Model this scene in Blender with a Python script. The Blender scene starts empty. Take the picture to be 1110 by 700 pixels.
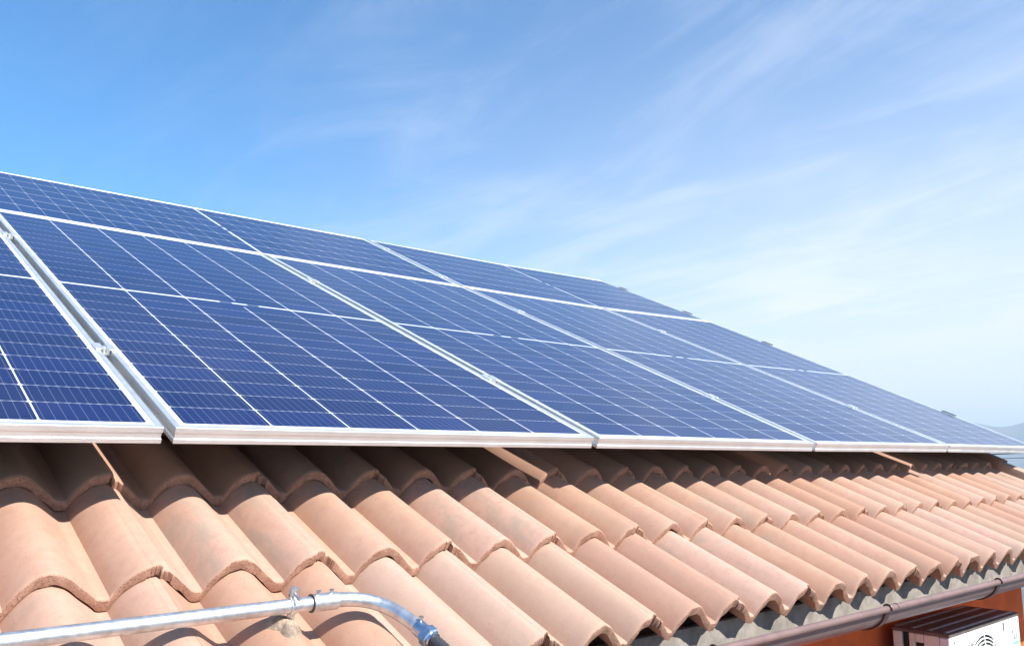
import bpy, math, random
import numpy as np
from mathutils import Vector, Matrix

rng = np.random.default_rng(7)
random.seed(7)
scene = bpy.context.scene
COL = scene.collection

# ------------------------------------------------------------------ camera, sky, sun, exposure
CAM_POS = (-0.5290, -1.4904, -0.0441)
CAM_R = Vector((0.7522, -0.6589, 0.0)).normalized()          # right
CAM_F = Vector((0.6512, 0.7433, 0.1532)).normalized()        # forward
CAM_U = CAM_R.cross(CAM_F).normalized()
cam_d = bpy.data.cameras.new("camera")
cam_d.sensor_width = 36.0
cam_d.lens = 30.05
cam_d.clip_start = 0.02
cam_d.clip_end = 30000
cam = bpy.data.objects.new("camera", cam_d)
COL.objects.link(cam)
m = Matrix.Identity(4)
for i in range(3):
    m[i][0], m[i][1], m[i][2], m[i][3] = CAM_R[i], CAM_U[i], -CAM_F[i], CAM_POS[i]
cam.matrix_world = m
scene.camera = cam

SUN_DIR = Vector((0.205, -0.782, 0.752)).normalized()         # towards the sun
SUN_EL = math.asin(SUN_DIR.z)
SUN_AZ = math.atan2(SUN_DIR.x, SUN_DIR.y)
sun_d = bpy.data.lights.new("sun", 'SUN')
sun_d.energy = 5.0
sun_d.angle = math.radians(0.5)
sun_d.color = (1.0, 0.95, 0.88)
sun = bpy.data.objects.new("sun", sun_d)
COL.objects.link(sun)
sun.location = (0, -20, 20)
sun.rotation_euler = (-SUN_DIR).to_track_quat('-Z', 'Y').to_euler()

vs = scene.view_settings
scene.display_settings.display_device = 'sRGB'
vs.view_transform = 'Standard'
vs.look = 'None'
vs.gamma = 1.0
vs.exposure = 0.86
vs.use_curve_mapping = False

world = bpy.data.worlds.new("World")
scene.world = world
world.use_nodes = True
wt = world.node_tree
wt.nodes.clear()


class NT:
    """tiny helper for node trees"""
    def __init__(self, tree):
        self.t = tree

    def n(self, kind, **kw):
        nd = self.t.nodes.new(kind)
        for k, v in kw.items():
            setattr(nd, k, v)
        return nd

    def put(self, sock, v):
        if isinstance(v, bpy.types.NodeSocket):
            self.t.links.new(v, sock)
        elif v is not None:
            sock.default_value = v

    def m(self, op, a, b=None, c=None, clamp=False):
        nd = self.n('ShaderNodeMath', operation=op, use_clamp=clamp)
        self.put(nd.inputs[0], a)
        self.put(nd.inputs[1], b)
        self.put(nd.inputs[2], c)
        return nd.outputs[0]

    def vm(self, op, a, b=None):
        nd = self.n('ShaderNodeVectorMath', operation=op)
        self.put(nd.inputs[0], a)
        self.put(nd.inputs[1], b)
        return nd

    def mix(self, f, a, b, blend='MIX'):
        nd = self.n('ShaderNodeMix', data_type='RGBA', blend_type=blend)
        self.put(nd.inputs[0], f)
        self.put(nd.inputs[6], a)
        self.put(nd.inputs[7], b)
        return nd.outputs[2]

    def noise(self, vec, scale, detail=4, rough=.5, dist=0.0):
        nd = self.n('ShaderNodeTexNoise')
        self.put(nd.inputs['Vector'], vec)
        nd.inputs['Scale'].default_value = scale
        nd.inputs['Detail'].default_value = detail
        nd.inputs['Roughness'].default_value = rough
        nd.inputs['Distortion'].default_value = dist
        return nd.outputs['Fac']

    def ramp(self, f, lo, hi, smooth=True):
        nd = self.n('ShaderNodeMapRange', interpolation_type='SMOOTHSTEP' if smooth else 'LINEAR')
        self.put(nd.inputs[0], f)
        nd.inputs[1].default_value = lo
        nd.inputs[2].default_value = hi
        return nd.outputs[0]


w = NT(wt)
sky = w.n('ShaderNodeTexSky', sky_type='NISHITA')
sky.sun_disc = False
sky.sun_elevation = SUN_EL
sky.sun_rotation = SUN_AZ
sky.altitude = 300
sky.air_density = 1.0
sky.dust_density = 0.3
sky.ozone_density = 2.0
tc = w.n('ShaderNodeTexCoord')
dirv = tc.outputs['Generated']
sep = w.n('ShaderNodeSeparateXYZ')
wt.links.new(dirv, sep.inputs[0])
zz = w.m('MAXIMUM', w.m('ADD', sep.outputs[2], 0.12), 0.05)
comb = w.n('ShaderNodeCombineXYZ')
w.put(comb.inputs[0], w.m('DIVIDE', sep.outputs[0], zz))
w.put(comb.inputs[1], w.m('DIVIDE', sep.outputs[1], zz))
mp = w.n('ShaderNodeMapping')
mp.inputs['Rotation'].default_value = (0, 0, math.radians(8))
mp.inputs['Scale'].default_value = (1.7, 0.5, 1.0)
wt.links.new(comb.outputs[0], mp.inputs[0])
wisp = w.noise(mp.outputs[0], 1.5, 10, .64, 1.3)
soft = w.noise(comb.outputs[0], 0.9, 5, .55, 0.8)
# a thicker veil of cirrus towards +X (the right of the view), clear blue towards +Y
side = w.vm('DOT_PRODUCT', dirv, (0.86, -0.50, -0.10)).outputs['Value']
veil = w.ramp(side, -0.38, 0.66)
low = w.ramp(sep.outputs[2], 0.50, 0.02)
amt = w.m('MULTIPLY', veil, w.m('ADD', w.m('MULTIPLY', low, 1.05), 0.22))
patch = w.ramp(w.m('ADD', w.m('MULTIPLY', wisp, .55), w.m('MULTIPLY', soft, .45)), 0.41, 0.62)
cl = w.m('MULTIPLY', patch, w.m('ADD', w.m('MULTIPLY', w.ramp(side, -0.48, 0.22), .85), .06))
fac = w.m('ADD', w.m('MULTIPLY', cl, 0.26), w.m('MULTIPLY', amt, 0.80), clamp=True)
deep = w.mix(1.0, sky.outputs[0], (0.37, 0.84, 1.13, 1.0), 'MULTIPLY')
skycol = w.mix(fac, deep, (5.0, 5.4, 6.2, 1.0))
bg = w.n('ShaderNodeBackground')
wt.links.new(skycol, bg.inputs[0])
bg.inputs[1].default_value = 0.108
wo = w.n('ShaderNodeOutputWorld')
wt.links.new(bg.outputs[0], wo.inputs[0])

# ------------------------------------------------------------------ frames and helpers
TILT = math.radians(23.335)
CT, ST = math.cos(TILT), math.sin(TILT)


def W(u, v, n):
    """panel coordinates (along the eave, up the slope, outwards) to world"""
    return np.array([u, v * CT - n * ST, v * ST + n * CT])


def W_arr(a):
    a = np.asarray(a, float)
    return np.stack([a[:, 0], a[:, 1] * CT - a[:, 2] * ST, a[:, 1] * ST + a[:, 2] * CT], 1)


def tag(o, label=None, cat=None, group=None, kind=None):
    if label: o['label'] = label
    if cat: o['category'] = cat
    if group: o['group'] = group
    if kind: o['kind'] = kind
    return o


def empty(name, loc, label, cat, group=None):
    o = bpy.data.objects.new(name, None)
    o.empty_display_size = .1
    o.location = Vector([float(c) for c in loc])
    COL.objects.link(o)
    return tag(o, label, cat, group)


def world_loc(o):
    p = Vector((0, 0, 0))
    while o is not None:
        p = p + o.location
        o = o.parent
    return p


class MB:
    def __init__(self):
        self.v, self.f, self.mi, self.uv = [], [], [], []
        self.nv = 0

    def add(self, verts, faces, mi=0, uvs=None):
        verts = np.asarray(verts, float).reshape(-1, 3)
        self.v.append(verts)
        for f in faces:
            self.f.append([i + self.nv for i in f])
            self.mi.append(mi)
        self.uv.append(np.zeros((len(verts), 2)) if uvs is None else np.asarray(uvs, float))
        self.nv += len(verts)

    def grid(self, P, nu, nv_, mi=0, close_u=False, uvs=None):
        """P: nu*nv points, index i*nv+j"""
        fs = []
        for i in range(nu if close_u else nu - 1):
            i2 = (i + 1) % nu
            for j in range(nv_ - 1):
                fs.append((i * nv_ + j, i2 * nv_ + j, i2 * nv_ + j + 1, i * nv_ + j + 1))
        self.add(P, fs, mi, uvs)

    def hexa(self, c, mi=0):
        """8 corners: bottom 4 ring, top 4 ring"""
        self.add(c, [(3, 2, 1, 0), (4, 5, 6, 7), (0, 1, 5, 4), (1, 2, 6, 5), (2, 3, 7, 6), (3, 0, 4, 7)], mi)

    def box(self, lo, hi, mi=0, fn=None):
        x0, y0, z0 = lo
        x1, y1, z1 = hi
        c = [(x0, y0, z0), (x1, y0, z0), (x1, y1, z0), (x0, y1, z0), (x0, y0, z1), (x1, y0, z1), (x1, y1, z1), (x0, y1, z1)]
        if fn: c = [fn(*p) for p in c]
        self.hexa(c, mi)

    def tube(self, pts, r, n=16, mi=0, cap=True):
        pts = [Vector([float(a) for a in p]) for p in pts]
        rs = r if hasattr(r, '__len__') else [r] * len(pts)
        t0 = (pts[1] - pts[0]).normalized()
        ref = Vector((0, 0, 1)) if abs(t0.z) < .9 else Vector((1, 0, 0))
        a = t0.cross(ref).normalized()
        P = []
        for i, p in enumerate(pts):
            t = (pts[min(i + 1, len(pts) - 1)] - pts[max(i - 1, 0)]).normalized()
            a = (a - t * a.dot(t)).normalized()
            b = t.cross(a)
            for k in range(n):
                q = 2 * math.pi * k / n
                P.append(p + (a * math.cos(q) + b * math.sin(q)) * rs[i])
        fs = []
        for i in range(len(pts) - 1):
            for k in range(n):
                k2 = (k + 1) % n
                fs.append((i * n + k, i * n + k2, (i + 1) * n + k2, (i + 1) * n + k))
        if cap:
            fs.append(tuple(reversed(range(n))))
            fs.append(tuple((len(pts) - 1) * n + k for k in range(n)))
        self.add([tuple(q) for q in P], fs, mi)

    def cyl(self, c, axis, r, h, n=16, mi=0):
        c = Vector([float(a) for a in c]); axis = Vector([float(a) for a in axis]).normalized()
        self.tube([c, c + axis * h], r, n, mi)

    def build(self, name, mats, parent=None, smooth=None, attrs=None, uv=False):
        V = np.concatenate(self.v)
        if parent is not None:
            V = V - np.array(world_loc(parent))
        me = bpy.data.meshes.new(name)
        me.from_pydata(V.tolist(), [], self.f)
        for mt in (mats if isinstance(mats, (list, tuple)) else [mats]):
            me.materials.append(mt)
        me.polygons.foreach_set('material_index', self.mi)
        if smooth is not None:
            me.polygons.foreach_set('use_smooth', [True] * len(me.polygons))
            me.set_sharp_from_angle(angle=math.radians(smooth))
        if attrs:
            for k, a in attrs.items():
                at = me.attributes.new(k, 'FLOAT', 'POINT')
                at.data.foreach_set('value', np.asarray(a, float))
        if uv:
            U = np.concatenate(self.uv)
            l = me.uv_layers.new(name='UVMap')
            idx = np.zeros(len(me.loops), int)
            me.loops.foreach_get('vertex_index', idx)
            l.data.foreach_set('uv', U[idx].ravel())
        me.update()
        o = bpy.data.objects.new(name, me)
        COL.objects.link(o)
        if parent is not None:
            o.parent = parent
        return o


def bevel(o, wdt, seg=2):
    b = o.modifiers.new('bevel', 'BEVEL')
    b.width = wdt
    b.segments = seg
    b.limit_method = 'ANGLE'
    b.angle_limit = math.radians(40)
    return o


# ------------------------------------------------------------------ materials
def new_mat(name):
    mt = bpy.data.materials.new(name)
    mt.use_nodes = True
    t = mt.node_tree
    b = next(n for n in t.nodes if n.type == 'BSDF_PRINCIPLED')
    return mt, NT(t), b


def simple_mat(name, col, rough=.5, metal=0.0, var=.12, scale=30, bump=0.0, bscale=200, spec=.5, coords='Object'):
    mt, h, b = new_mat(name)
    tcn = h.n('ShaderNodeTexCoord').outputs[coords]
    f = h.noise(tcn, scale, 6, .6)
    d = tuple(c * (1 - var * 1.6) for c in col) + (1,)
    l = tuple(min(1, c * (1 + var)) for c in col) + (1,)
    h.put(b.inputs['Base Color'], h.mix(h.ramp(f, .3, .7), d, l))
    h.put(b.inputs['Roughness'], h.m('ADD', h.m('MULTIPLY', h.noise(tcn, scale * 2.3, 3), .25), rough - .12))
    b.inputs['Metallic'].default_value = metal
    b.inputs['Specular IOR Level'].default_value = spec
    if bump:
        bp = h.n('ShaderNodeBump')
        bp.inputs['Strength'].default_value = bump
        bp.inputs['Distance'].default_value = .002
        h.put(bp.inputs['Height'], h.noise(tcn, bscale, 5, .65))
        h.put(b.inputs['Normal'], bp.outputs[0])
    return mt


ALU = simple_mat('anodised aluminium', (.80, .82, .815), .44, .80, .04, 16)
GALV = simple_mat('galvanised steel', (.70, .71, .72), .40, .9, .14, 55, .05, 90)
STEEL = simple_mat('zinc plated steel', (.62, .64, .66), .34, 1.0, .12, 90)
SKYZINC = simple_mat('zinc tinted sky blue', (.52, .60, .72), .34, 1.0, .15, 80)  # blue of the reflected sky put into the base colour
RUBBER = simple_mat('dark grey plastic', (.05, .05, .055), .5)
BROWN = simple_mat('brown painted gutter', (.20, .125, .112), .38, 0, .10, 14, .04, 60)
DKBROWN = simple_mat('dark brown strap', (.075, .038, .034), .42, 0, .2, 30)
SILT = simple_mat('dusty gutter lining', (.27, .24, .205), .9, 0, .18, 22, .5, 120)
ORANGE = simple_mat('orange render', (.70, .135, .026), .9, 0, .10, 9, .6, 150)
WOOD = simple_mat('dark stained board', (.10, .055, .035), .8, 0, .25, 14)
MORTAR = simple_mat('mortar', (.36, .28, .205), .95, 0, .25, 60, 1.0, 160)
WHITE = simple_mat('white painted metal', (.82, .83, .82), .38, 0, .02, 6)
BEIGE = simple_mat('cream painted metal', (.80, .74, .62), .5, 0, .08, 20)
LID = simple_mat('dark brown lid', (.15, .115, .095), .55, 0, .2, 18)  # mottled dark brown
RIB = simple_mat('grey rib', (.30, .31, .31), .4, .3, .15, 30)  # lighter and greyer than the lid
ENDCLAMP = simple_mat('grey end clamp', (.16, .17, .18), .5, .4)
DARK = simple_mat('dark coil', (.02, .02, .02), .6)  # on the fan disc this black stands in for shade
BACKSHEET = simple_mat('dark backsheet', (.03, .03, .035), .6)
BLUE = simple_mat('blue print', (.03, .10, .42), .5)
GREEN = simple_mat('green print', (.16, .62, .40), .5)


def tile_material():
    mt, h, b = new_mat('terracotta coloured concrete')
    geo = h.n('ShaderNodeTexCoord').outputs['Object']
    tint = h.n('ShaderNodeAttribute', attribute_name='tint').outputs['Fac']
    endf = h.n('ShaderNodeAttribute', attribute_name='endf').outputs['Fac']
    n1 = h.noise(geo, 7, 6, .6)
    n2 = h.noise(geo, 42, 7, .72)
    n3 = h.noise(geo, 300, 5, .75)
    st = h.n('ShaderNodeMapping')
    st.inputs['Scale'].default_value = (4.0, .9, .9)
    h.put(st.inputs[0], geo)
    n4 = h.noise(st.outputs[0], 6, 8, .66, .5)
    base = h.mix(h.ramp(n1, .32, .68), (.415, .238, .158, 1), (.475, .288, .200, 1))
    base = h.mix(h.m('MULTIPLY', tint, .95), base, (.50, .328, .258, 1))
    base = h.mix(h.m('MULTIPLY', h.ramp(n2, .42, .74), .42), base, (.37, .200, .140, 1))
    # lichen-grey weathering on some tiles
    stain = h.m('MULTIPLY', h.ramp(n4, .46, .66), h.ramp(h.m('FRACT', h.m('MULTIPLY', tint, 7.31)), .35, .8))
    base = h.mix(h.m('MULTIPLY', stain, .72), base, (.34, .275, .215, 1))
    # batches fired darker, browner or dustier
    batch = h.m('FRACT', h.m('MULTIPLY', tint, 3.73))
    base = h.mix(h.m('MULTIPLY', h.ramp(batch, .55, .95), .55), base, (.375, .205, .140, 1))
    base = h.mix(h.m('MULTIPLY', h.ramp(batch, .35, .05), .45), base, (.43, .325, .255, 1))
    spk = h.ramp(n3, .57, .69)
    base = h.mix(h.m('MULTIPLY', spk, .50), base, (.26, .12, .08, 1))
    vor = h.n('ShaderNodeTexVoronoi')
    vor.inputs['Scale'].default_value = 45
    h.put(vor.inputs['Vector'], geo)
    pit = h.m('LESS_THAN', vor.outputs['Distance'], .045)
    base = h.mix(h.m('MULTIPLY', pit, .7), base, (.16, .07, .045, 1))
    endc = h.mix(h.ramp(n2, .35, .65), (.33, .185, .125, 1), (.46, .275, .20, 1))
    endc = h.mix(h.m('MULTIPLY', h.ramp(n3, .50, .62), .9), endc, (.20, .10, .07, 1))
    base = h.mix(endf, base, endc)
    h.put(b.inputs['Base Color'], base)
    b.inputs['Roughness'].default_value = .86
    b.inputs['Specular IOR Level'].default_value = .22
    bp = h.n('ShaderNodeBump')
    bp.inputs['Distance'].default_value = .0015
    h.put(bp.inputs['Strength'], h.m('ADD', h.m('MULTIPLY', endf, .6), .42))
    h.put(bp.inputs['Height'], h.m('ADD', h.m('MULTIPLY', n3, .6), h.m('MULTIPLY', n2, .6)))
    h.put(b.inputs['Normal'], bp.outputs[0])
    return mt


TILE = tile_material()


def cell_material(name, CW, CL, seed):
    """half cut mono cells under glass, uv in metres: x across 6 columns, y along 24 rows"""
    mt, h, b = new_mat(name)
    uv = h.n('ShaderNodeUVMap', uv_map='UVMap').outputs[0]
    s = h.n('ShaderNodeSeparateXYZ')
    h.put(s.inputs[0], uv)
    x, y = s.outputs[0], s.outputs[1]
    mx, my, mid = .009, .013, .018
    pc = (CW - 2 * mx) / 6
    pr = (CL - 2 * my - mid) / 24
    half = CL / 2
    cx = h.m('DIVIDE', h.m('SUBTRACT', x, mx), pc)
    fx = h.m('ABSOLUTE', h.m('SUBTRACT', h.m('FRACT', cx), .5))
    upper = h.m('GREATER_THAN', y, half)
    ry = h.m('DIVIDE', h.m('SUBTRACT', h.m('SUBTRACT', y, my), h.m('MULTIPLY', upper, mid)), pr)
    fy = h.m('ABSOLUTE', h.m('SUBTRACT', h.m('FRACT', ry), .5))
    colgap = h.m('GREATER_THAN', fx, .5 - .0030 / (2 * pc))
    rowgap = h.m('GREATER_THAN', fy, .5 - .0017 / (2 * pr))
    dmid = h.m('ABSOLUTE', h.m('SUBTRACT', y, half))
    dctr = h.m('ABSOLUTE', h.m('SUBTRACT', x, CW / 2))
    strip = h.m('LESS_THAN', dmid, mid / 2 - .002)
    brk = h.m('MULTIPLY', h.m('MULTIPLY', h.m('GREATER_THAN', dctr, .024), h.m('LESS_THAN', dctr, .062)), .85)
    strip = h.m('MULTIPLY', strip, h.m('SUBTRACT', 1, brk))
    # the middle column line stops short of the middle strip
    stop = h.m('MULTIPLY', h.m('LESS_THAN', dctr, .01), h.m('LESS_THAN', dmid, .036))
    colgap = h.m('MULTIPLY', colgap, h.m('SUBTRACT', 1, stop))
    colgap = h.m('MULTIPLY', colgap, h.m('GREATER_THAN', dmid, mid / 2 - .002))
    rowgap = h.m('MULTIPLY', rowgap, h.m('GREATER_THAN', dmid, mid / 2 + .001))
    ox = h.m('GREATER_THAN', h.m('ABSOLUTE', h.m('SUBTRACT', x, CW / 2)), CW / 2 - mx)
    oy = h.m('GREATER_THAN', h.m('ABSOLUTE', h.m('SUBTRACT', y, CL / 2)), CL / 2 - my)
    # clipped cell corners where four cells meet
    cut = h.m('GREATER_THAN', h.m('ADD', h.m('MULTIPLY', h.m('SUBTRACT', .5, fx), -pc), h.m('MULTIPLY', h.m('SUBTRACT', .5, fy), -pr)), -.006)
    cut = h.m('MULTIPLY', cut, h.m('SUBTRACT', 1, stop))
    white = h.m('MAXIMUM', h.m('MAXIMUM', colgap, strip), h.m('MAXIMUM', h.m('MAXIMUM', ox, oy), h.m('MULTIPLY', cut, .8)))
    # bus bars
    bx = h.m('ABSOLUTE', h.m('SUBTRACT', h.m('FRACT', h.m('MULTIPLY', cx, 10)), .5))
    bus = h.m('LESS_THAN', bx, .0009 / (2 * pc / 10))
    dash = h.m('LESS_THAN', bx, .28)
    wn = h.n('ShaderNodeTexWhiteNoise', noise_dimensions='3D')
    cb = h.n('ShaderNodeCombineXYZ')
    h.put(cb.inputs[0], h.m('FLOOR', cx))
    h.put(cb.inputs[1], h.m('FLOOR', h.m('DIVIDE', ry, 1)))
    cb.inputs[2].default_value = seed
    h.put(wn.inputs[0], cb.outputs[0])
    cell = h.mix(wn.outputs['Value'], (.003, .0085, .060, 1), (.006, .014, .088, 1))
    col = h.mix(h.m('MULTIPLY', bus, .30), cell, (.30, .34, .42, 1))
    col = h.mix(h.m('MULTIPLY', rowgap, h.m('ADD', .36, h.m('MULTIPLY', dash, .34))), col, (.62, .66, .72, 1))
    col = h.mix(white, col, (.66, .69, .72, 1))
    # a thin film of dust on the glass
    obj = h.n('ShaderNodeTexCoord').outputs['Object']
    dust = h.ramp(h.noise(obj, 2.2, 7, .65, .3), .35, .8)
    col = h.mix(h.m('ADD', .004, h.m('MULTIPLY', dust, .022)), col, (.55, .52, .47, 1))
    h.put(b.inputs['Base Color'], col)
    h.put(b.inputs['Roughness'], h.m('ADD', .07, h.m('MULTIPLY', dust, .08)))
    b.inputs['IOR'].default_value = 1.50
    b.inputs['Coat Weight'].default_value = .0
    bp = h.n('ShaderNodeBump')
    bp.inputs['Strength'].default_value = .02
    bp.inputs['Distance'].default_value = .0005
    h.put(bp.inputs['Height'], h.noise(obj, 900, 2))
    h.put(b.inputs['Normal'], bp.outputs[0])
    return mt


# ------------------------------------------------------------------ land, mountains, haze
def build_land():
    """the hilltop the house stands on falls away to a wide valley"""
    mt, h, b = new_mat('dry land')
    g = h.n('ShaderNodeTexCoord').outputs['Object']
    far = h.noise(g, .004, 8, .6)
    near = h.noise(g, .6, 8, .65)
    c = h.mix(h.ramp(far, .4, .62), (.055, .075, .045, 1), (.15, .13, .09, 1))
    sp = h.n('ShaderNodeSeparateXYZ'); h.put(sp.inputs[0], g)
    d = h.m('SQRT', h.m('ADD', h.m('MULTIPLY', sp.outputs[0], sp.outputs[0]), h.m('MULTIPLY', sp.outputs[1], sp.outputs[1])))
    c = h.mix(h.ramp(d, 16, 22), h.mix(h.ramp(near, .3, .7), (.10, .105, .115, 1), (.135, .14, .15, 1)), c)
    h.put(b.inputs['Base Color'], c)
    b.inputs['Roughness'].default_value = .95
    radii = [0, 4, 8, 12, 15, 18, 22, 30, 45, 70, 110, 180, 300, 450, 650, 900, 1300, 1900, 2700, 3600, 4500, 5500, 6500]
    n = 120
    pts, fs = [(0, 0, -2.995)], []
    r2 = np.random.default_rng(3)
    for r in radii[1:]:
        for k in range(n):
            a = 2 * math.pi * k / n
            t = max(0, r - 16)
            z = -2.995 - 190 * (1 - math.exp(-t / 330.0))
            if r > 40: z += r2.normal() * min(r * .006, 7)
            pts.append((r * math.cos(a), r * math.sin(a), z))
    for k in range(n):
        fs.append((0, 1 + k, 1 + (k + 1) % n))
    for i in range(len(radii) - 2):
        for k in range(n):
            k2 = (k + 1) % n
            fs.append((1 + i * n + k, 1 + (i + 1) * n + k, 1 + (i + 1) * n + k2, 1 + i * n + k2))
    mb = MB(); mb.add(pts, fs)
    o = mb.build('ground', mt, smooth=60)
    tag(o, 'pale yard falling away to a hazy valley', 'ground', kind='structure')


def build_mountains():
    mt, h, b = new_mat('wooded slopes')
    g = h.n('ShaderNodeTexCoord').outputs['Object']
    f = h.noise(g, .006, 8, .62)
    h.put(b.inputs['Base Color'], h.mix(h.ramp(f, .35, .65), (.04, .06, .035, 1), (.12, .11, .08, 1)))
    b.inputs['Roughness'].default_value = 1.0
    R = 4800.0
    key_a = [-60, -30, -10, 5, 12, 16.5, 18.0, 19.2, 19.9, 21.5, 25, 32, 45, 70, 100, 140]
    key_t = [.02, .035, .03, .045, .05, .040, .0325, .0277, .0298, .036, .040, .03, .042, .03, .04, .02]
    A = np.arange(-60, 140, .2)
    r2 = np.random.default_rng(11)
    base = np.interp(A, key_a, key_t)
    ker = np.hanning(9); ker /= ker.sum()
    base = np.convolve(np.pad(base, 4, mode='edge'), ker, 'valid')
    nz = np.convolve(r2.normal(size=len(A) + 20), np.hanning(13), 'same')[10:-10][:len(A)] * .00025
    tops = (base + nz) * R
    prof = [(-900, 0), (-700, .12), (-450, .40), (-220, .72), (-90, .90), (0, 1), (120, .92), (350, .7), (900, .2)]
    P = []
    for i, a in enumerate(A):
        ar = math.radians(a)
        for dr, k in prof:
            wob = 0 if k in (0, 1) else r2.normal() * 5
            z = -195 + (tops[i] + CAM_POS[2] + 195) * k + wob
            P.append((CAM_POS[0] + (R + dr) * math.cos(ar), CAM_POS[1] + (R + dr) * math.sin(ar), z))
    mb = MB(); mb.grid(P, len(A), len(prof))
    o = mb.build('mountain_ridge', mt, smooth=80)
    tag(o, 'blue hazy mountain ridge with a saddle behind the roof', 'mountain', kind='structure')


def build_haze():
    mt = bpy.data.materials.new('haze'); mt.use_nodes = True
    t = mt.node_tree; t.nodes.clear()
    h = NT(t)
    pv = h.n('ShaderNodeVolumePrincipled')
    pv.inputs['Color'].default_value = (.70, .86, 1.0, 1)
    pv.inputs['Density'].default_value = 2.8e-4
    pv.inputs['Anisotropy'].default_value = 0.0
    ou = h.n('ShaderNodeOutputMaterial')
    t.links.new(pv.outputs[0], ou.inputs['Volume'])
    mb = MB(); mb.box((-7000, -7000, -240), (7000, 7000, 215))
    tag(mb.build('haze', mt), 'thin blue valley haze', 'haze', kind='stuff')


build_land()
build_mountains()
build_haze()

# ------------------------------------------------------------------ the house
P0 = .15                    # roll pitch
PH = .131                   # a crest lies here
EAVE_ROWS = [-.440, -.110, .215]
GAUGE = .335
H_ROLL = .053
THK = .021
UMAX = 4.44
ridge_v = 3.25


def n_roof(v):
    return -.189 + .042 * min(v, .5) + .010 * max(v - .5, 0)


def prof(x):
    """roll profile, x from a crest in metres (periodic)"""
    x = (x + P0 / 2) % P0 - P0 / 2
    wl, wr = .060, .073
    z = np.zeros_like(x)
    a = (x <= 0) & (x > -wl)
    z[a] = np.sin(np.pi / 2 * (x[a] + wl) / wl) ** .74
    c = (x > 0) & (x < wr)
    t = x[c] / wr
    z[c] = .40 * (.5 + .5 * np.cos(np.pi * t)) + .60 * np.cos(np.pi / 2 * t) ** .9
    return z * H_ROLL


yard = -3.2
house = empty('house', (1.0, 3.0, yard), 'orange rendered house under a terracotta tiled roof with solar panels', 'house')


def smooth_noise(n, k, s, r):
    a = np.convolve(r.normal(size=n + 2 * k), np.hanning(k + 2)[1:-1] / np.hanning(k + 2)[1:-1].sum() * math.sqrt(k), 'same')[k:-k]
    return a * s


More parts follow.
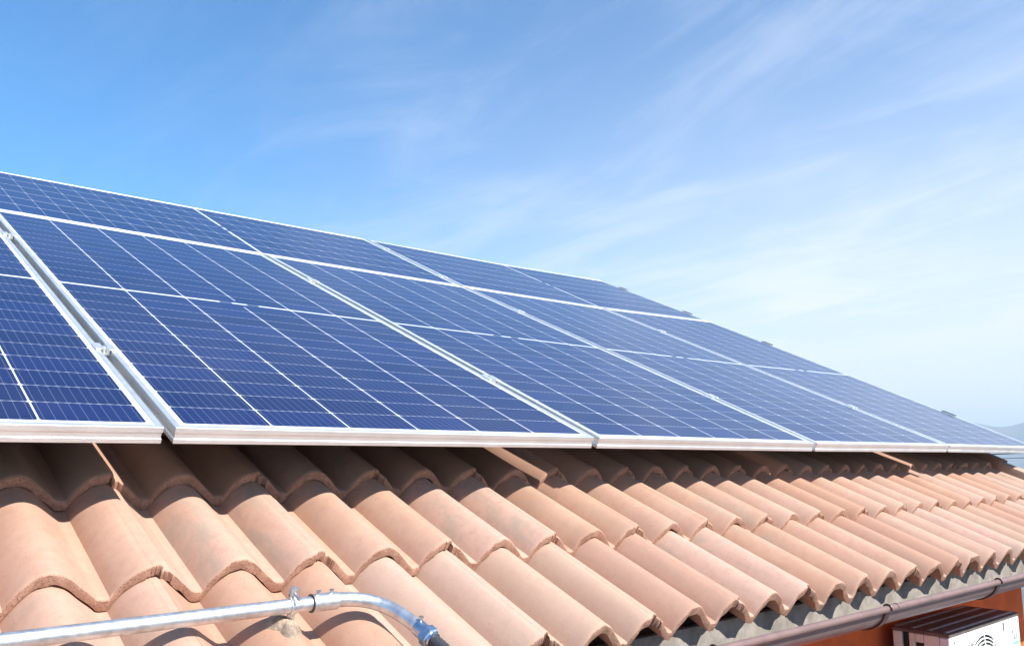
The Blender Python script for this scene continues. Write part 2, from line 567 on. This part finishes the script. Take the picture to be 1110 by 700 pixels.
def build_tiles():
    V, F, tint, endf = [], [], [], []
    nv = 0
    r = np.random.default_rng(21)
    rows = list(EAVE_ROWS)
    while rows[-1] + GAUGE < ridge_v - .1:
        rows.append(rows[-1] + GAUGE)
    jx = .013                                            # the joint lies just right of every second crest
    k0 = int(math.floor((-3.0 - PH) / .30))
    k1 = int(math.ceil((UMAX - PH) / .30))
    for ri, vf in enumerate(rows):
        fine = ri < 3
        nu = 49 if fine else 31
        ln = .395
        for k in range(k0, k1):
            u0 = PH + k * .30 + jx + .15
            loc = np.linspace(0, .303, nu)
            if fine:
                loc = np.sort(np.concatenate([loc, [.002, .004, .006, .0085, .011, .0135, .016, .019, .022, .278, .281, .284, .2865, .289, .2915, .294, .2965, .2985]]))
            nuu = len(loc)
            u = u0 + loc
            if u[-1] > UMAX + .16: continue
            z = prof(u - PH)
            tn = r.random()
            dz, dv, dr_ = r.normal() * .0004, r.normal() * .0022, r.normal() * .0008
                        # overlapped left edge sits lower, overlapping right edge rides a little higher
            zoff = -.0075 * np.clip(1.2 - loc / .019, 0, 1) * (.6 + .5 * np.convolve(r.random(nuu), [.25, .5, .25], 'same')) * (1 if fine else 0) + .0009 * np.clip((loc - .290) / .006, 0, 1)
            ev = smooth_noise(nuu, 3, .0010, r) + smooth_noise(nuu, 9, .0012, r)
            if fine:
                chip = np.exp(-((loc - .300) / .011) ** 2) * (.006 + .010 * r.random())
                ev = ev + chip * (.35 + 1.3 * np.convolve(r.random(nuu), [.2, .3, .3, .2], 'same'))
                ev = ev + np.where(loc < .019, (.003 + .008 * np.convolve(r.random(nuu), [.2, .3, .3, .2], 'same')) * np.clip(1.15 - loc / .019, 0, 1), 0)
                if r.random() < .5:                       # a bitten edge somewhere
                    c0 = r.uniform(.05, .25)
                    ev = ev + np.exp(-((loc - c0) / .006) ** 2) * .004
            vl = np.array([0, .0025, .006, .014, .022, .035, .06, .13, .24, ln]) if fine else np.array([0, .003, .15, ln])
            zl = np.array([-.0032, -.0009, 0, 0, 0, 0, 0, 0, 0, 0]) if fine else np.array([-.003, 0, 0, 0])
            lump = smooth_noise(nuu, 7, .0004, r) if fine else np.zeros(nuu)
            vf2 = vf + dv
            n_front = n_roof(vf) - 0.0
            n_tail = n_roof(vf + GAUGE) - (THK + .0035)
            sl = (n_tail - n_front) / GAUGE
            fade = np.exp(-vl / .03)

            def nn(i, j):
                return n_front + sl * vl[j] + z[i] - H_ROLL + zoff[i] * (1.0 if vl[j] < .015 or loc[i] > .15 else (.35 if vl[j] < .03 else .06)) + zl[j] + dz + dr_ * (loc[i] - .15) + lump[i]
            top = np.array([[u[i], vf2 + vl[j] + ev[i] * fade[j], nn(i, j)] for i in range(nuu) for j in range(len(vl))])
            J = len(vl)
            fs = [(i * J + j, (i + 1) * J + j, (i + 1) * J + j + 1, i * J + j + 1) for i in range(nuu - 1) for j in range(J - 1)]
            V.append(top); F += [tuple(q + nv for q in f) for f in fs]
            tint += [tn] * len(top)
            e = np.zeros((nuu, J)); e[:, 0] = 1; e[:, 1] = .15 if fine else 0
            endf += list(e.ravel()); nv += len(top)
            # end face (own vertices), from the lip down to the underside
            thk = THK + (smooth_noise(nuu, 3, .0012, r) if fine else 0)
            a = top.reshape(nuu, J, 3)[:, 0]
            mid = a.copy(); mid[:, 2] -= .007; mid[:, 1] += (r.normal(size=nuu) * .0008 if fine else 0) - .0004
            bt = a.copy(); bt[:, 2] -= thk - .003; bt[:, 1] += .0015
            ef = np.concatenate([a, mid, bt])
            fs = []
            for i in range(nuu - 1):
                fs.append((nuu + i, nuu + i + 1, i + 1, i))
                fs.append((2 * nuu + i, 2 * nuu + i + 1, nuu + i + 1, nuu + i))
            V.append(ef); F += [tuple(q + nv for q in f) for f in fs]
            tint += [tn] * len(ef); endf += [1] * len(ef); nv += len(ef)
            # underside and the two long edges
            bk = np.array([[u[i], vf2 + ln, nn(i, J - 1) - THK] for i in range(nuu)])
            un = np.concatenate([bt, bk])
            fs = [(i, nuu + i, nuu + i + 1, i + 1) for i in range(nuu - 1)]
            V.append(un); F += [tuple(q + nv for q in f) for f in fs]
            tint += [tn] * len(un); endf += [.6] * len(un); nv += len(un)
            tp = top.reshape(nuu, J, 3)
            for i, flip in ((0, False), (nuu - 1, True)):
                q = np.array([tp[i, 0], tp[i, J - 1], bk[i], bt[i]])
                V.append(q); F.append(tuple(c + nv for c in ((3, 2, 1, 0) if flip else (0, 1, 2, 3))))
                tint += [tn] * 4; endf += [1] * 4; nv += 4
    mb = MB()
    mb.v = [W_arr(np.concatenate(V))]
    mb.f = F; mb.mi = [0] * len(F); mb.nv = nv
    o = mb.build('roof_tiles', TILE, house, smooth=42, attrs={'tint': tint, 'endf': endf})
    return o


tiles = build_tiles()


def build_verge():
    """capping tiles along the right edge of the roof"""
    mb = MB(); tint = []; endf = []
    r = np.random.default_rng(5)
    rows = list(EAVE_ROWS)
    while rows[-1] + GAUGE < ridge_v - .1: rows.append(rows[-1] + GAUGE)
    for vf in rows:
        pr = [(-.055, -.05), (-.053, -.012), (-.046, .008), (-.02, .014), (.012, .015), (.036, .010), (.05, .01), (.053, -.14)]
        cu = UMAX + .045
        tn = r.random()
        for (vv, dn, e) in ((vf - .01, .004, 1), (vf + .385, -.012, 0)):
            pass
        P = []
        for (pu, pn) in pr:
            for (vv, dn) in ((vf - .012, .006), (vf + .10, .004), (vf + .385, -.010)):
                P.append(W(cu + pu, vv, n_roof(vf) + pn + dn + .042 * (vv - vf)))
        mb.grid(P, len(pr), 3)
        tint += [tn] * len(P); endf += [0] * len(P)
        Q = []
        for (pu, pn) in pr:
            s = .80
            Q.append(W(cu + pu, vf - .012, n_roof(vf) + pn + .006))
            Q.append(W(cu + pu * s, vf - .0115, n_roof(vf) + pn * s + .002))
        mb.grid(Q, len(pr), 2)
        tint += [tn] * len(Q); endf += [1] * len(Q)
        P2 = []
        for (pu, pn) in pr:
            for (vv, dn) in ((vf - .0115, .002), (vf + .385, -.016)):
                P2.append(W(cu + pu * .8, vv, n_roof(vf) + pn * .8 + dn + .042 * (vv - vf)))
        mb.grid(P2, len(pr), 2)
        tint += [tn] * len(P2); endf += [1] * len(P2)
    o = mb.build('verge_tiles', TILE, tiles, smooth=50, attrs={'tint': tint, 'endf': endf})


build_verge()


def build_house_body():
    # roof boarding, front slope
    def nb(v): return n_roof(v) - .088
    mb = MB()
    v0, v1 = -.345, ridge_v
    c = [W(-3.0, v0, nb(v0) - .05), W(UMAX + .04, v0, nb(v0) - .05), W(UMAX + .04, v1, nb(v1) - .05), W(-3.0, v1, nb(v1) - .05),
         W(-3.0, v0, nb(v0)), W(UMAX + .04, v0, nb(v0)), W(UMAX + .04, v1, nb(v1)), W(-3.0, v1, nb(v1))]
    mb.hexa(c)
    mb.build('roof_boarding', WOOD, house)
    # back slope: ribbed sheet of the same rolls
    R = W(0, ridge_v, n_roof(ridge_v) - .02)
    us = np.arange(-3.0, UMAX + .06, .025)
    pz = prof(us - PH)
    P = []
    tl = math.tan(math.radians(25.5))
    for i, uu in enumerate(us):
        for d in (0.0, 1.7, 3.5):
            P.append((uu, R[1] + d, R[2] - d * tl + pz[i] - .02))
    mb = MB(); mb.grid(P, len(us), 3)
    mb.build('rear_roof_slope', TILE, house, smooth=50)
    # ridge capping
    P = []
    for uu in np.arange(-3.0, UMAX + .1, .36):
        for (d, rr) in ((0, .085), (.359, .075)):
            for k in range(9):
                a = math.pi * k / 8
                P.append((uu + d, R[1] + rr * 1.2 * math.cos(a), R[2] - .05 + rr * math.sin(a)))
    mb = MB(); n = len(P) // 9
    mb.grid(P, n, 9)
    mb.build('ridge_cap', TILE, house, smooth=50)
    # walls: a gabled prism
    yf, yb = .02, R[1] * 2 - .02
    x0, x1 = -2.8, 3.89
    def zr(y):                                           # underside of the boarding in world
        v = (y / CT) - .12
        return W(0, v, nb(v) - .075)[2] - .0
    zf = zr(yf) - .03
    zt = R[2] - .22
    ring = [(yf, yard), (yb, yard), (yb, zf), (R[1], zt), (yf, zf)]
    pts = [(x0, y, z) for y, z in ring] + [(x1, y, z) for y, z in ring]
    fs = [(4, 3, 2, 1, 0), (5, 6, 7, 8, 9)] + [(i, (i + 1) % 5, 5 + (i + 1) % 5, 5 + i) for i in range(5)]
    mb = MB(); mb.add(pts, fs)
    mb.build('wall', ORANGE, house)
    # fascia and soffit
    mb = MB(); mb.box((-3.0, -.250, -.516), (UMAX + .03, -.232, -.425))
    mb.build('fascia', SILT, house)
    mb = MB(); mb.box((-3.0, -.231, -.516), (UMAX + .03, .018, -.504))
    mb.build('soffit', ORANGE, house)
    print('wall top front', zf)


build_house_body()


def build_gutter():
    yc, zc, ry_, rz_ = -.336, -.432, .070, .056
    x0, x1 = -3.0, UMAX + .10
    def zs(x): return -.0035 * (x - 1.5)
    xs = np.linspace(x0, x1, 24)
    mb = MB()
    out, inn = [], []
    N = 23
    for x in xs:
        for k in range(N):
            a = math.pi + (math.pi - .80) * k / (N - 1)       # front rim -> bottom -> lower back rim
            out.append((x, yc + ry_ * math.cos(a), zc + rz_ * math.sin(a) + zs(x)))
            inn.append((x, yc + (ry_ - .002) * math.cos(a), zc + (rz_ - .002) * math.sin(a) + zs(x)))
    mb.grid(out, len(xs), N, 0)
    mb.grid(inn, len(xs), N, 1)
    g = mb.build('gutter', [BROWN, SILT], house, smooth=40)
    rad = ry_
    mb = MB()
    pts = [(x, yc - rad - .004, zc + zs(x)) for x in xs]
    mb.tube(pts, .0088, 14)
    mb.build('gutter_bead', BROWN, g, smooth=50)
    for bx in (-1.28, -.535, .21, .955, 1.70, 2.445, 3.19, 3.93):
        mb = MB()
        P = []
        for (dx, rr) in ((-.012, .0005), (-.012, .0050), (.012, .0050), (.012, .0005)):
            for k in range(17):
                a = math.radians(176) + math.radians(140) * k / 16
                P.append((bx + dx, yc + (ry_ + rr) * math.cos(a), zc + (rz_ + rr) * math.sin(a) + zs(bx)))
        mb.grid(P, 4, 17, close_u=True)
        # hook curled over the bead
        hk = []
        for k in range(9):
            a = math.radians(200 - 220 * k / 8)
            hk.append((bx, yc - rad - .004 + .0112 * math.cos(a), zc + .0112 * math.sin(a) + zs(bx)))
        mb.tube(hk, .0028, 8)
        mb.build('gutter_bracket', DKBROWN, g, smooth=40)
    for jxx in (1.745,):
        mb = MB(); hk = []
        for k in range(15):
            a = math.radians(150 - 300 * k / 14 + 30)
            hk.append((jxx, yc - rad - .004 + .0092 * math.cos(a), zc + .0092 * math.sin(a) + zs(jxx)))
        mb.tube(hk, .0012, 6)
        mb.build('gutter_seam', DKBROWN, g, smooth=40)


build_gutter()

# ------------------------------------------------------------------ solar panels
PW, PL, GAP = 1.04, 2.0857, .02
PITCH = PW + GAP
PT = 1.0316
LV = [0.0, PL + .01, PL + GAP + PT]
# panels bent to meet their corner pixels in the image: (du, dn) at every column line and row line
WARP = {
    0: [(0, .004), (.001, .002), (.003, -.003), (.001, -.003), (-.003, -.008), ],
    1: [(0, -.010), (-.020, -.015), (.009, -.013), (-.004, -.006), (-.016, .024)],
    2: [(.012, -.004), (.012, 0), (.005, .006), (.022, .013), (-.040, .034)],
}


def warp(u, v, n):
    k = min(max(u / PITCH, 0), 4)
    i = min(int(k), 3); a = k - i
    if v < LV[1]: j, b = 0, v / LV[1]
    else: j, b = 1, (v - LV[1]) / (LV[2] - LV[1])
    b = max(0, min(1, b))
    def lerp(p, q, t): return (p[0] + (q[0] - p[0]) * t, p[1] + (q[1] - p[1]) * t)
    lo = lerp(WARP[j][i], WARP[j][i + 1], a)
    hi = lerp(WARP[j + 1][i], WARP[j + 1][i + 1], a)
    d = lerp(lo, hi, b)
    return W(u + d[0] + .010, v, n + d[1])


FRAME_PROF = [(.0110, 0), (.0010, 0), (0, -.0010), (0, -.0105), (.0014, -.0118), (.0014, -.0205), (0, -.0218), (0, -.0300),
              (.028, -.0300), (.028, -.0285), (.0022, -.0285), (.0022, -.0070), (.0110, -.0070)]


def frame_mesh(u0, v0, w_, l_):
    mb = MB()
    ns = 7
    P = []
    sides = []
    for s in range(4):
        for q in range(ns):
            sides.append((s, q / ns))
    npf = len(FRAME_PROF)
    for s, t in sides:
        for o, n in FRAME_PROF:
            a0, a1 = u0 + o, u0 + w_ - o
            b0, b1 = v0 + o, v0 + l_ - o
            c = [(a0, b0), (a1, b0), (a1, b1), (a0, b1)]
            p, q2 = c[s], c[(s + 1) % 4]
            P.append(warp(p[0] + (q2[0] - p[0]) * t, p[1] + (q2[1] - p[1]) * t, n))
    nn = len(sides)
    fs = []
    for i in range(nn):
        i2 = (i + 1) % nn
        for j in range(npf):
            j2 = (j + 1) % npf
            fs.append((i * npf + j, i2 * npf + j, i2 * npf + j2, i * npf + j2))
    mb.add(P, fs)
    return mb


def glass_mesh(u0, v0, w_, l_, land):
    mb = MB()
    i_ = .0095
    a0, a1, b0, b1 = u0 + i_, u0 + w_ - i_, v0 + i_, v0 + l_ - i_
    na, nb_ = 9, 13
    P, U, Q = [], [], []
    for i in range(na):
        for j in range(nb_):
            s, t = i / (na - 1), j / (nb_ - 1)
            u, v = a0 + (a1 - a0) * s, b0 + (b1 - b0) * t
            P.append(warp(u, v, -.0018))
            Q.append(warp(u, v, -.0060))
            # uv in metres, measured from inside the lip
            x, y = u - u0 - .011, v - v0 - .011
            U.append((y, x) if land else (x, y))
    mb.grid(P, na, nb_, 0, uvs=U)
    Q = [Q[i * nb_ + (nb_ - 1 - j)] for i in range(na) for j in range(nb_)]
    mb.grid(Q, na, nb_, 1)
    return mb


def clamp_mesh(u, v, mid=True):
    """clamp plate bridging the gap, with its bolt"""
    mb = MB()
    g = .5 * GAP
    def fn(x, y, z): return warp(x, y, z)
    hw = .020 if mid else .034
    mb.box((u - g - .010, v - hw, .0006), (u - g + .003, v + hw, .0042), fn=fn)
    if mid:
        mb.box((u + g - .003, v - hw, .0006), (u + g + .010, v + hw, .0042), fn=fn)
    mb.box((u - g + .003, v - hw, -.010), (u - g + .0055, v + hw, .0042), fn=fn)
    mb.box((u + g - .0055, v - hw, -.010), (u + g - .003, v + hw, .0042), fn=fn)
    mb.box((u - g + .0055, v - hw, -.010), (u + g - .0055, v + hw, -.0075), fn=fn)
    c = warp(u, v, -.0075)
    ax = np.array([0, -ST, CT])
    mb.cyl(c, ax, .0062, .0075, 6)
    mb.cyl(c + ax * .0075, ax, .0035, .004, 10)
    return mb


CELLS_P = cell_material('solar cells upright', PW - .022, PL - .022, 1.0)
CELLS_L = cell_material('solar cells lying', PT - .022, 2 * PW + GAP - .022, 2.0)


def panel(u0, v0, w_, l_, land, label, clamps):
    base = warp(u0, v0, -.03)
    t = empty('solar_panel', base, label, 'solar panel', 'solar panels on the tiled roof')
    bevel(frame_mesh(u0, v0, w_, l_).build('frame', ALU, t, smooth=20), .0006, 1)
    glass_mesh(u0, v0, w_, l_, land).build('glass', [CELLS_L if land else CELLS_P, BACKSHEET], t, uv=True)
    for (cu, cv, mid) in clamps:
        clamp_mesh(cu, cv, mid).build('clamp', ALU if mid else ENDCLAMP, t, smooth=30)
    # junction boxes under the sheet
    return t


CV = (.45, 1.62)
def gapu(k): return k * PITCH - GAP / 2
low_labels = {
    -2: 'blue upright solar panel beyond the left edge of the photo',
    -1: 'blue upright solar panel cut off by the left edge of the photo',
    0: 'large upright solar panel nearest the camera that shows whole, right of the wide gap',
    1: 'second whole upright solar panel in the lower row, above the middle of the tiled eave',
    2: 'upright solar panel in the lower row next to the one at the roof end',
    3: 'upright solar panel at the far right end of the lower row, over the roof edge',
}
for k in (-2, -1, 0, 1, 2, 3):
    cl = [(gapu(k + 1), cv, k < 3) for cv in CV]
    panel(k * PITCH, 0, PW, PL, False, low_labels[k], cl)
V2 = PL + GAP
top_labels = {
    -2: 'sideways solar panel of the upper row beyond the left edge of the photo',
    0: 'sideways solar panel at upper left of the array, against the deep blue sky',
    2: 'sideways solar panel at the far upper right end of the array',
}
for k in (-2, 0, 2):
    cl = [(gapu(k + 2), cv, k < 2) for cv in (V2 + .18, V2 + .80)]
    panel(k * PITCH, V2, 2 * PW + GAP, PT, True, top_labels[k], cl)


def build_mounting():
    t = empty('mounting_frame', W(1.0, .45, -.17), 'grey aluminium rails in the dark gap between panels and tiles', 'mounting frame')
    for v in (CV[0], CV[1], V2 + .18, V2 + .80):
        mb = MB()
        n = 30
        us = np.linspace(-2 * PITCH + .05, 4 * PITCH - .02, n)
        for i in range(n - 1):
            c = []
            for nn in (-.068, -.0312):
                for (uu, dv) in ((us[i], -.02), (us[i + 1], -.02), (us[i + 1], .02), (us[i], .02)):
                    c.append(warp(uu, v + dv, nn))
            mb.hexa(c)
        mb.build('rail', ALU, t)
        for uu in (-1.6, -.62, .45, 1.5, 2.55, 3.6):
            nb = n_roof(v)
            mb = MB()
            mb.box((uu - .02, v - .012, nb + .01), (uu + .02, v + .012, -.06), fn=W)
            mb.build('rail_post', STEEL, t)


build_mounting()

# ------------------------------------------------------------------ steel conduit on the tiles
def build_conduit():
    v, n, r = -.287, -.1820, .0116
    t = empty('conduit_pipe', W(.129, v, n - .03), 'galvanised steel conduit bending down over the tiles, clamped on mortar', 'conduit')
    pts = [W(uu, v, n + .000 * uu) for uu in np.linspace(-1.2, .185, 12)]
    mb = MB(); mb.tube(pts, r, 28)
    mb.build('straight_pipe', GALV, t, smooth=50)
    # bend
    bp = []
    ux, R = .172, None
    ctrl = [(.180, -.287), (.225, -.2878), (.255, -.293), (.281, -.307), (.300, -.330), (.311, -.358), (.317, -.386), (.320, -.408)]
    C_ = np.array(ctrl)
    for i in range(len(C_) - 1):
        p0 = C_[max(i - 1, 0)]; p1 = C_[i]; p2 = C_[i + 1]; p3 = C_[min(i + 2, len(C_) - 1)]
        for s in np.linspace(0, 1, 7)[:-1]:
            q = .5 * ((2 * p1) + (-p0 + p2) * s + (2 * p0 - 5 * p1 + 4 * p2 - p3) * s ** 2 + (-p0 + 3 * p1 - 3 * p2 + p3) * s ** 3)
            bp.append(q)
    bp.append(C_[-1])
    L3 = [W(q[0], q[1], n + .001) for q in bp]
    mb = MB(); mb.tube(L3, .0118, 28)
    mb.build('bend', GALV, t, smooth=50)
    # coupling sleeve with two screws
    mb = MB()
    mb.tube([W(.176, v, n), W(.1765, v, n), W(.2215, v, n), W(.222, v, n)], [.0130, .0142, .0142, .0130], 28)
    cp = mb.build('coupling', GALV, t, smooth=40)
    mb = MB(); mb.tube([W(.1745, v, n), W(.1760, v, n)], .0148, 28)
    mb.build('coupling_ring', RUBBER, cp, smooth=40)
    ax = W(0, .35, .93)
    for uu in (.188, .212):
        mb = MB()
        c = W(uu, v, n) + ax * .0138
        mb.cyl(c, ax, .0030, .0025, 6); mb.cyl(c + ax * .0025, ax, .0042, .0028, 8)
        mb.build('screw', STEEL, cp, smooth=30)
    # strap clamp round the pipe, its ears and screw above
    mb = MB()
    P = []
    for (du, rr) in ((-.006, .0118), (-.006, .0133), (.006, .0133), (.006, .0118)):
        for k in range(25):
            a = 2 * math.pi * k / 24
            P.append(W(.142 + du, v + rr * math.cos(a), n + rr * math.sin(a)))
    mb.grid(P, 4, 25, close_u=True)
    for dv in (-.0030, .0030):
        mb.box((.1345, v + dv - .0008 + .004, n + .012), (.1495, v + dv + .0008 + .004, n + .0285), fn=W)
    mb.box((.1355, v - .004, n - .030), (.1485, v - .001, n - .0125), fn=W)
    st = mb.build('pipe_strap', GALV, t, smooth=30)
    mb = MB()
    a = W(0, -1, -.12); a = a / np.linalg.norm(a)
    mb.cyl(W(.142, v + .014, n + .0225), a, .0022, .030, 10)
    mb.cyl(W(.142, v + .014, n + .0225), a, .0048, .004, 6)
    mb.build('screw', STEEL, st, smooth=30)
    # compression connector at the end of the bend
    d = (L3[-1] - L3[-3]); d = d / np.linalg.norm(d)
    e = L3[-1]
    mb = MB()
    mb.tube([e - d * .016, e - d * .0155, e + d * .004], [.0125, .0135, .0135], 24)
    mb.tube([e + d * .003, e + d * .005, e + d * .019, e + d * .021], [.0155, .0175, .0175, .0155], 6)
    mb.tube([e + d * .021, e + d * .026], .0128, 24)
    cn = mb.build('connector', SKYZINC, t, smooth=30)
    mb = MB()
    up = W(0, .35, .93)
    c = e - d * .008 + up * .0125
    mb.cyl(c, up, .0024, .006, 8); mb.cyl(c + up * .006, up, .0042, .003, 8)
    mb.build('screw', STEEL, cn, smooth=30)
    # ribbed flexible conduit running on over the eave and down
    s0 = e + d * .024
    way = [s0, s0 + d * .03, s0 + d * .07 + np.array([0, 0, -.006]), s0 + d * .11 + np.array([.003, 0, -.03]), s0 + d * .135 + np.array([.006, 0, -.09]),
           s0 + d * .140 + np.array([.008, 0, -.25]), s0 + d * .11 + np.array([.02, .0, -1.2]), s0 + d * .10 + np.array([.02, 0, -2.66])]
    dense = []
    for i in range(len(way) - 1):
        p0 = way[max(i - 1, 0)]; p1 = way[i]; p2 = way[i + 1]; p3 = way[min(i + 2, len(way) - 1)]
        m_ = max(4, int(np.linalg.norm(p2 - p1) / .003)) if i < 5 else 30
        for s in np.linspace(0, 1, m_ + 1)[:-1]:
            dense.append(.5 * ((2 * p1) + (-p0 + p2) * s + (2 * p0 - 5 * p1 + 4 * p2 - p3) * s ** 2 + (-p0 + 3 * p1 - 3 * p2 + p3) * s ** 3))
    rs = [.0112 if i % 2 else .0100 for i in range(len(dense))]
    mb = MB(); mb.tube(dense, rs, 16)
    mb.build('flexible_conduit', RUBBER, t, smooth=70)
    # mortar bed under the strap
    mb = MB(); r2 = np.random.default_rng(4)
    P = []; nr, na = 7, 28
    lob = 1 + .22 * np.sin(np.arange(na) * 2 * math.pi / na * 3 + .6) + smooth_noise(na, 3, .07, r2)
    for i in range(nr):
        f = i / (nr - 1)
        for k in range(na + 1):
            a = 2 * math.pi * (k % na) / na
            rr = .031 * f * lob[k % na]
            uu = .138 + rr * 1.0 * math.cos(a); vv = v - .006 + rr * 1.1 * math.sin(a)
            surf = n_roof(EAVE_ROWS[0]) - .032 * (vv - EAVE_ROWS[0]) + float(prof(np.array([uu - PH]))[0]) - H_ROLL
            nn = surf - .004 + .016 * (1 - f ** 2.2) + r2.normal() * .0007 * (f < .95)
            P.append(W(uu, vv, nn))
    mb.grid(P, nr, na + 1)
    mb.build('mortar_pad', MORTAR, t, smooth=80)


build_conduit()

# ------------------------------------------------------------------ outdoor air conditioner unit
def build_ac():
    x0, x1, y0, y1, z0, z1 = 2.510, 3.135, -.220, -.030, -1.13, -.630
    t = empty('air_conditioner', ((x0 + x1) / 2, (y0 + y1) / 2, z0), 'white outdoor air conditioner unit on the orange wall below the gutter', 'air conditioner')
    # front and right shell
    mb = MB()
    mb.box((x0, y0, z0 + .02), (x1, y0 + .035, z1 - .012))
    mb.box((x1 - .20, y0 + .0351, z0 + .02), (x1, y1, z1 - .012))
    cs = mb.build('casing', WHITE, t); bevel(cs, .006, 3)
    # a shallow seam between fan section and service panel
    mb = MB(); mb.box((x1 - .176, y0 - .0008, z0 + .03), (x1 - .173, y0 + .001, z1 - .075)); mb.build('panel_seam', RIB, cs)
    mb = MB(); mb.box((x0 + .02, y0 - .0008, z1 - .052), (x1 - .01, y0 + .001, z1 - .0505)); mb.build('panel_seam', RIB, cs)
    mb = MB(); mb.box((x1 - .163, y0 - .004, z1 - .046), (x1 - .158, y0 + .001, z1 - .018)); mb.build('panel_clip', RIB, cs)
    for sx in (x0 + .035, x0 + .30, x1 - .02):
        mb = MB(); mb.cyl((sx, y0 - .002, z1 - .03), (0, 1, 0), .004, .004, 10); mb.build('screw', STEEL, cs)
    # lid with pressed ribs
    mb = MB()
    mb.box((x0 - .004, y0 - .002, z1 - .011), (x1 + .004, y1 + .002, z1))
    lid = mb.build('lid', LID, t); bevel(lid, .003, 2)
    for yy in (y0 + .020, y0 + .075, y0 + .130, y0 + .185):
        mb = MB()
        sec = [(-.007, 0), (-.004, .0035), (.004, .0035), (.007, 0)]
        P = [(x, yy + a, z1 + .0002 + b) for x in (x0 + .015, x1 - .015) for a, b in sec]
        mb.grid(P, 2, 4)
        mb.add([P[0], P[1], P[2], P[3]], [(0, 1, 2, 3)])
        mb.build('lid_rib', RIB, lid, smooth=20)
    # open left side: posts, rails, dark coil
    mb = MB()
    mb.box((x0, y1 - .030, z0 + .02), (x0 + .014, y1, z1 - .012))
    mb.box((x0, y1 - .075, z0 + .02), (x0 + .010, y1 - .055, z1 - .012))
    mb.box((x0, y0 + .0352, z0 + .02), (x0 + .012, y0 + .085, z1 - .012))
    mb.box((x0, y0 + .086, z1 - .040), (x0 + .011, y1 - .076, z1 - .012))
    sf = mb.build('side_frame', BEIGE, t); bevel(sf, .002, 2)
    mb = MB(); mb.box((x0 + .016, y0 + .040, z0 + .02), (x1 - .21, y1 - .002, z1 - .013)); mb.build('coil', DARK, t)
    # fan grille: concentric wire arcs
    cx_, cz = x0 + .265, z1 - .205
    mb = MB()
    for i, rr in enumerate(np.arange(.035, .185, .0125)):
        P = [(cx_ + rr * math.cos(a), y0 - .004 - .010 * (1 - (rr / .19) ** 2), cz + rr * math.sin(a)) for a in np.linspace(0, 2 * math.pi, 49)]
        mb.tube(P, .0026, 6, cap=False)
    for k in range(12):
        a = 2 * math.pi * k / 12
        mb.tube([(cx_ + rr * math.cos(a), y0 - .006 - .010 * (1 - (rr / .19) ** 2), cz + rr * math.sin(a)) for rr in (.02, .08, .14, .188)], .003, 6)
    mb.cyl((cx_, y0 - .018, cz), (0, 1, 0), .034, .008, 24)
    fg = mb.build('fan_grille', WHITE, t, smooth=50)
    mb = MB(); mb.cyl((cx_, y0 - .0015, cz), (0, 1, 0), .172, .001, 64); mb.build('fan_shade_disc', DARK, fg)  # flat black disc painted as the shade behind the grille, no hole
    # printed badge on the service panel
    mb = MB()
    bx, bz = x1 - .078, z1 - .080
    def pr(q):
        mb.add([(bx + a, y0 - .0006, bz + b) for a, b in q], [tuple(range(len(q)))])
    pr([(-.004, .018), (.004, .026), (.009, .022), (.003, .014)])
    pr([(0, .004), (.005, .004), (.010, .014), (.006, .016)])
    pr([(.014, -.008), (.019, -.008), (.023, .012), (.018, .012)])
    pr([(.019, -.008), (.032, -.008), (.032, -.004), (.0195, -.004)])
    pr([(.036, -.008), (.041, -.008), (.045, .012), (.040, .012)])
    mb.build('badge', BLUE, cs)
    mb = MB()
    for i in range(7):
        a = .002 + i * .010
        mb.add([(bx + a, y0 - .0006, bz - .026), (bx + a + .007, y0 - .0006, bz - .026), (bx + a + .008, y0 - .0006, bz - .018), (bx + a + .001, y0 - .0006, bz - .018)], [(0, 1, 2, 3)])
    mb.build('badge', GREEN, cs)
    # wall brackets
    for bxx in (x0 + .12, x1 - .14):
        mb = MB()
        mb.box((bxx - .02, y0 + .02, z0 - .04), (bxx + .02, .019, z0 - .002))
        mb.box((bxx - .02, -.02, z0 - .34), (bxx + .02, .019, z0 - .0401))
        mb.build('wall_bracket', STEEL, t)
    mb = MB(); mb.box((x0, y0 + .001, z0), (x1, y1 - .001, z0 + .0195)); mb.build('base_tray', WHITE, t)


build_ac()

# the house, the conduit and the air conditioner are scaled about the camera position
CAM_SCALE = .935
CAM_SHIFT = Vector((-0.03438, -0.09688, -0.00287))
for o in list(COL.objects):
    if o.parent is None and o.name.split('.')[0] in ('house', 'conduit_pipe', 'air_conditioner'):
        o.location = CAM_SHIFT + o.location * CAM_SCALE
        o.scale = (CAM_SCALE, CAM_SCALE, CAM_SCALE)

# ------------------------------------------------------------------ power lines beyond the roof end
def cable(name, p, q, r, label):
    p, q = np.array(p), np.array(q)
    pts = []
    for s in np.linspace(0, 1, 40):
        c = p + (q - p) * s
        c[2] -= 4 * 1.2 * s * (1 - s)
        pts.append(c)
    mb = MB(); mb.tube(pts, r, 8)
    tag(mb.build(name, simple_mat('cable sheath', (.03, .045, .07), .6)), label, 'power line', 'power lines beyond the roof')


F_ = np.array([1.094, .365]); F_ /= np.linalg.norm(F_)
N_ = np.array([F_[1], -F_[0]])
cc = np.array(CAM_POS[:2]) + F_ * 62
cable('power_line', (*(cc - N_ * 70), -1.6), (*(cc + N_ * 70), 4.2), .032, 'thick dark power line just under the panel corner, upper of the two')
cc = np.array(CAM_POS[:2]) + F_ * 66
cable('power_line', (*(cc - N_ * 70), -1.6), (*(cc + N_ * 70), 3.6), .02, 'thin pale power line beyond the roof end, lower of the two')
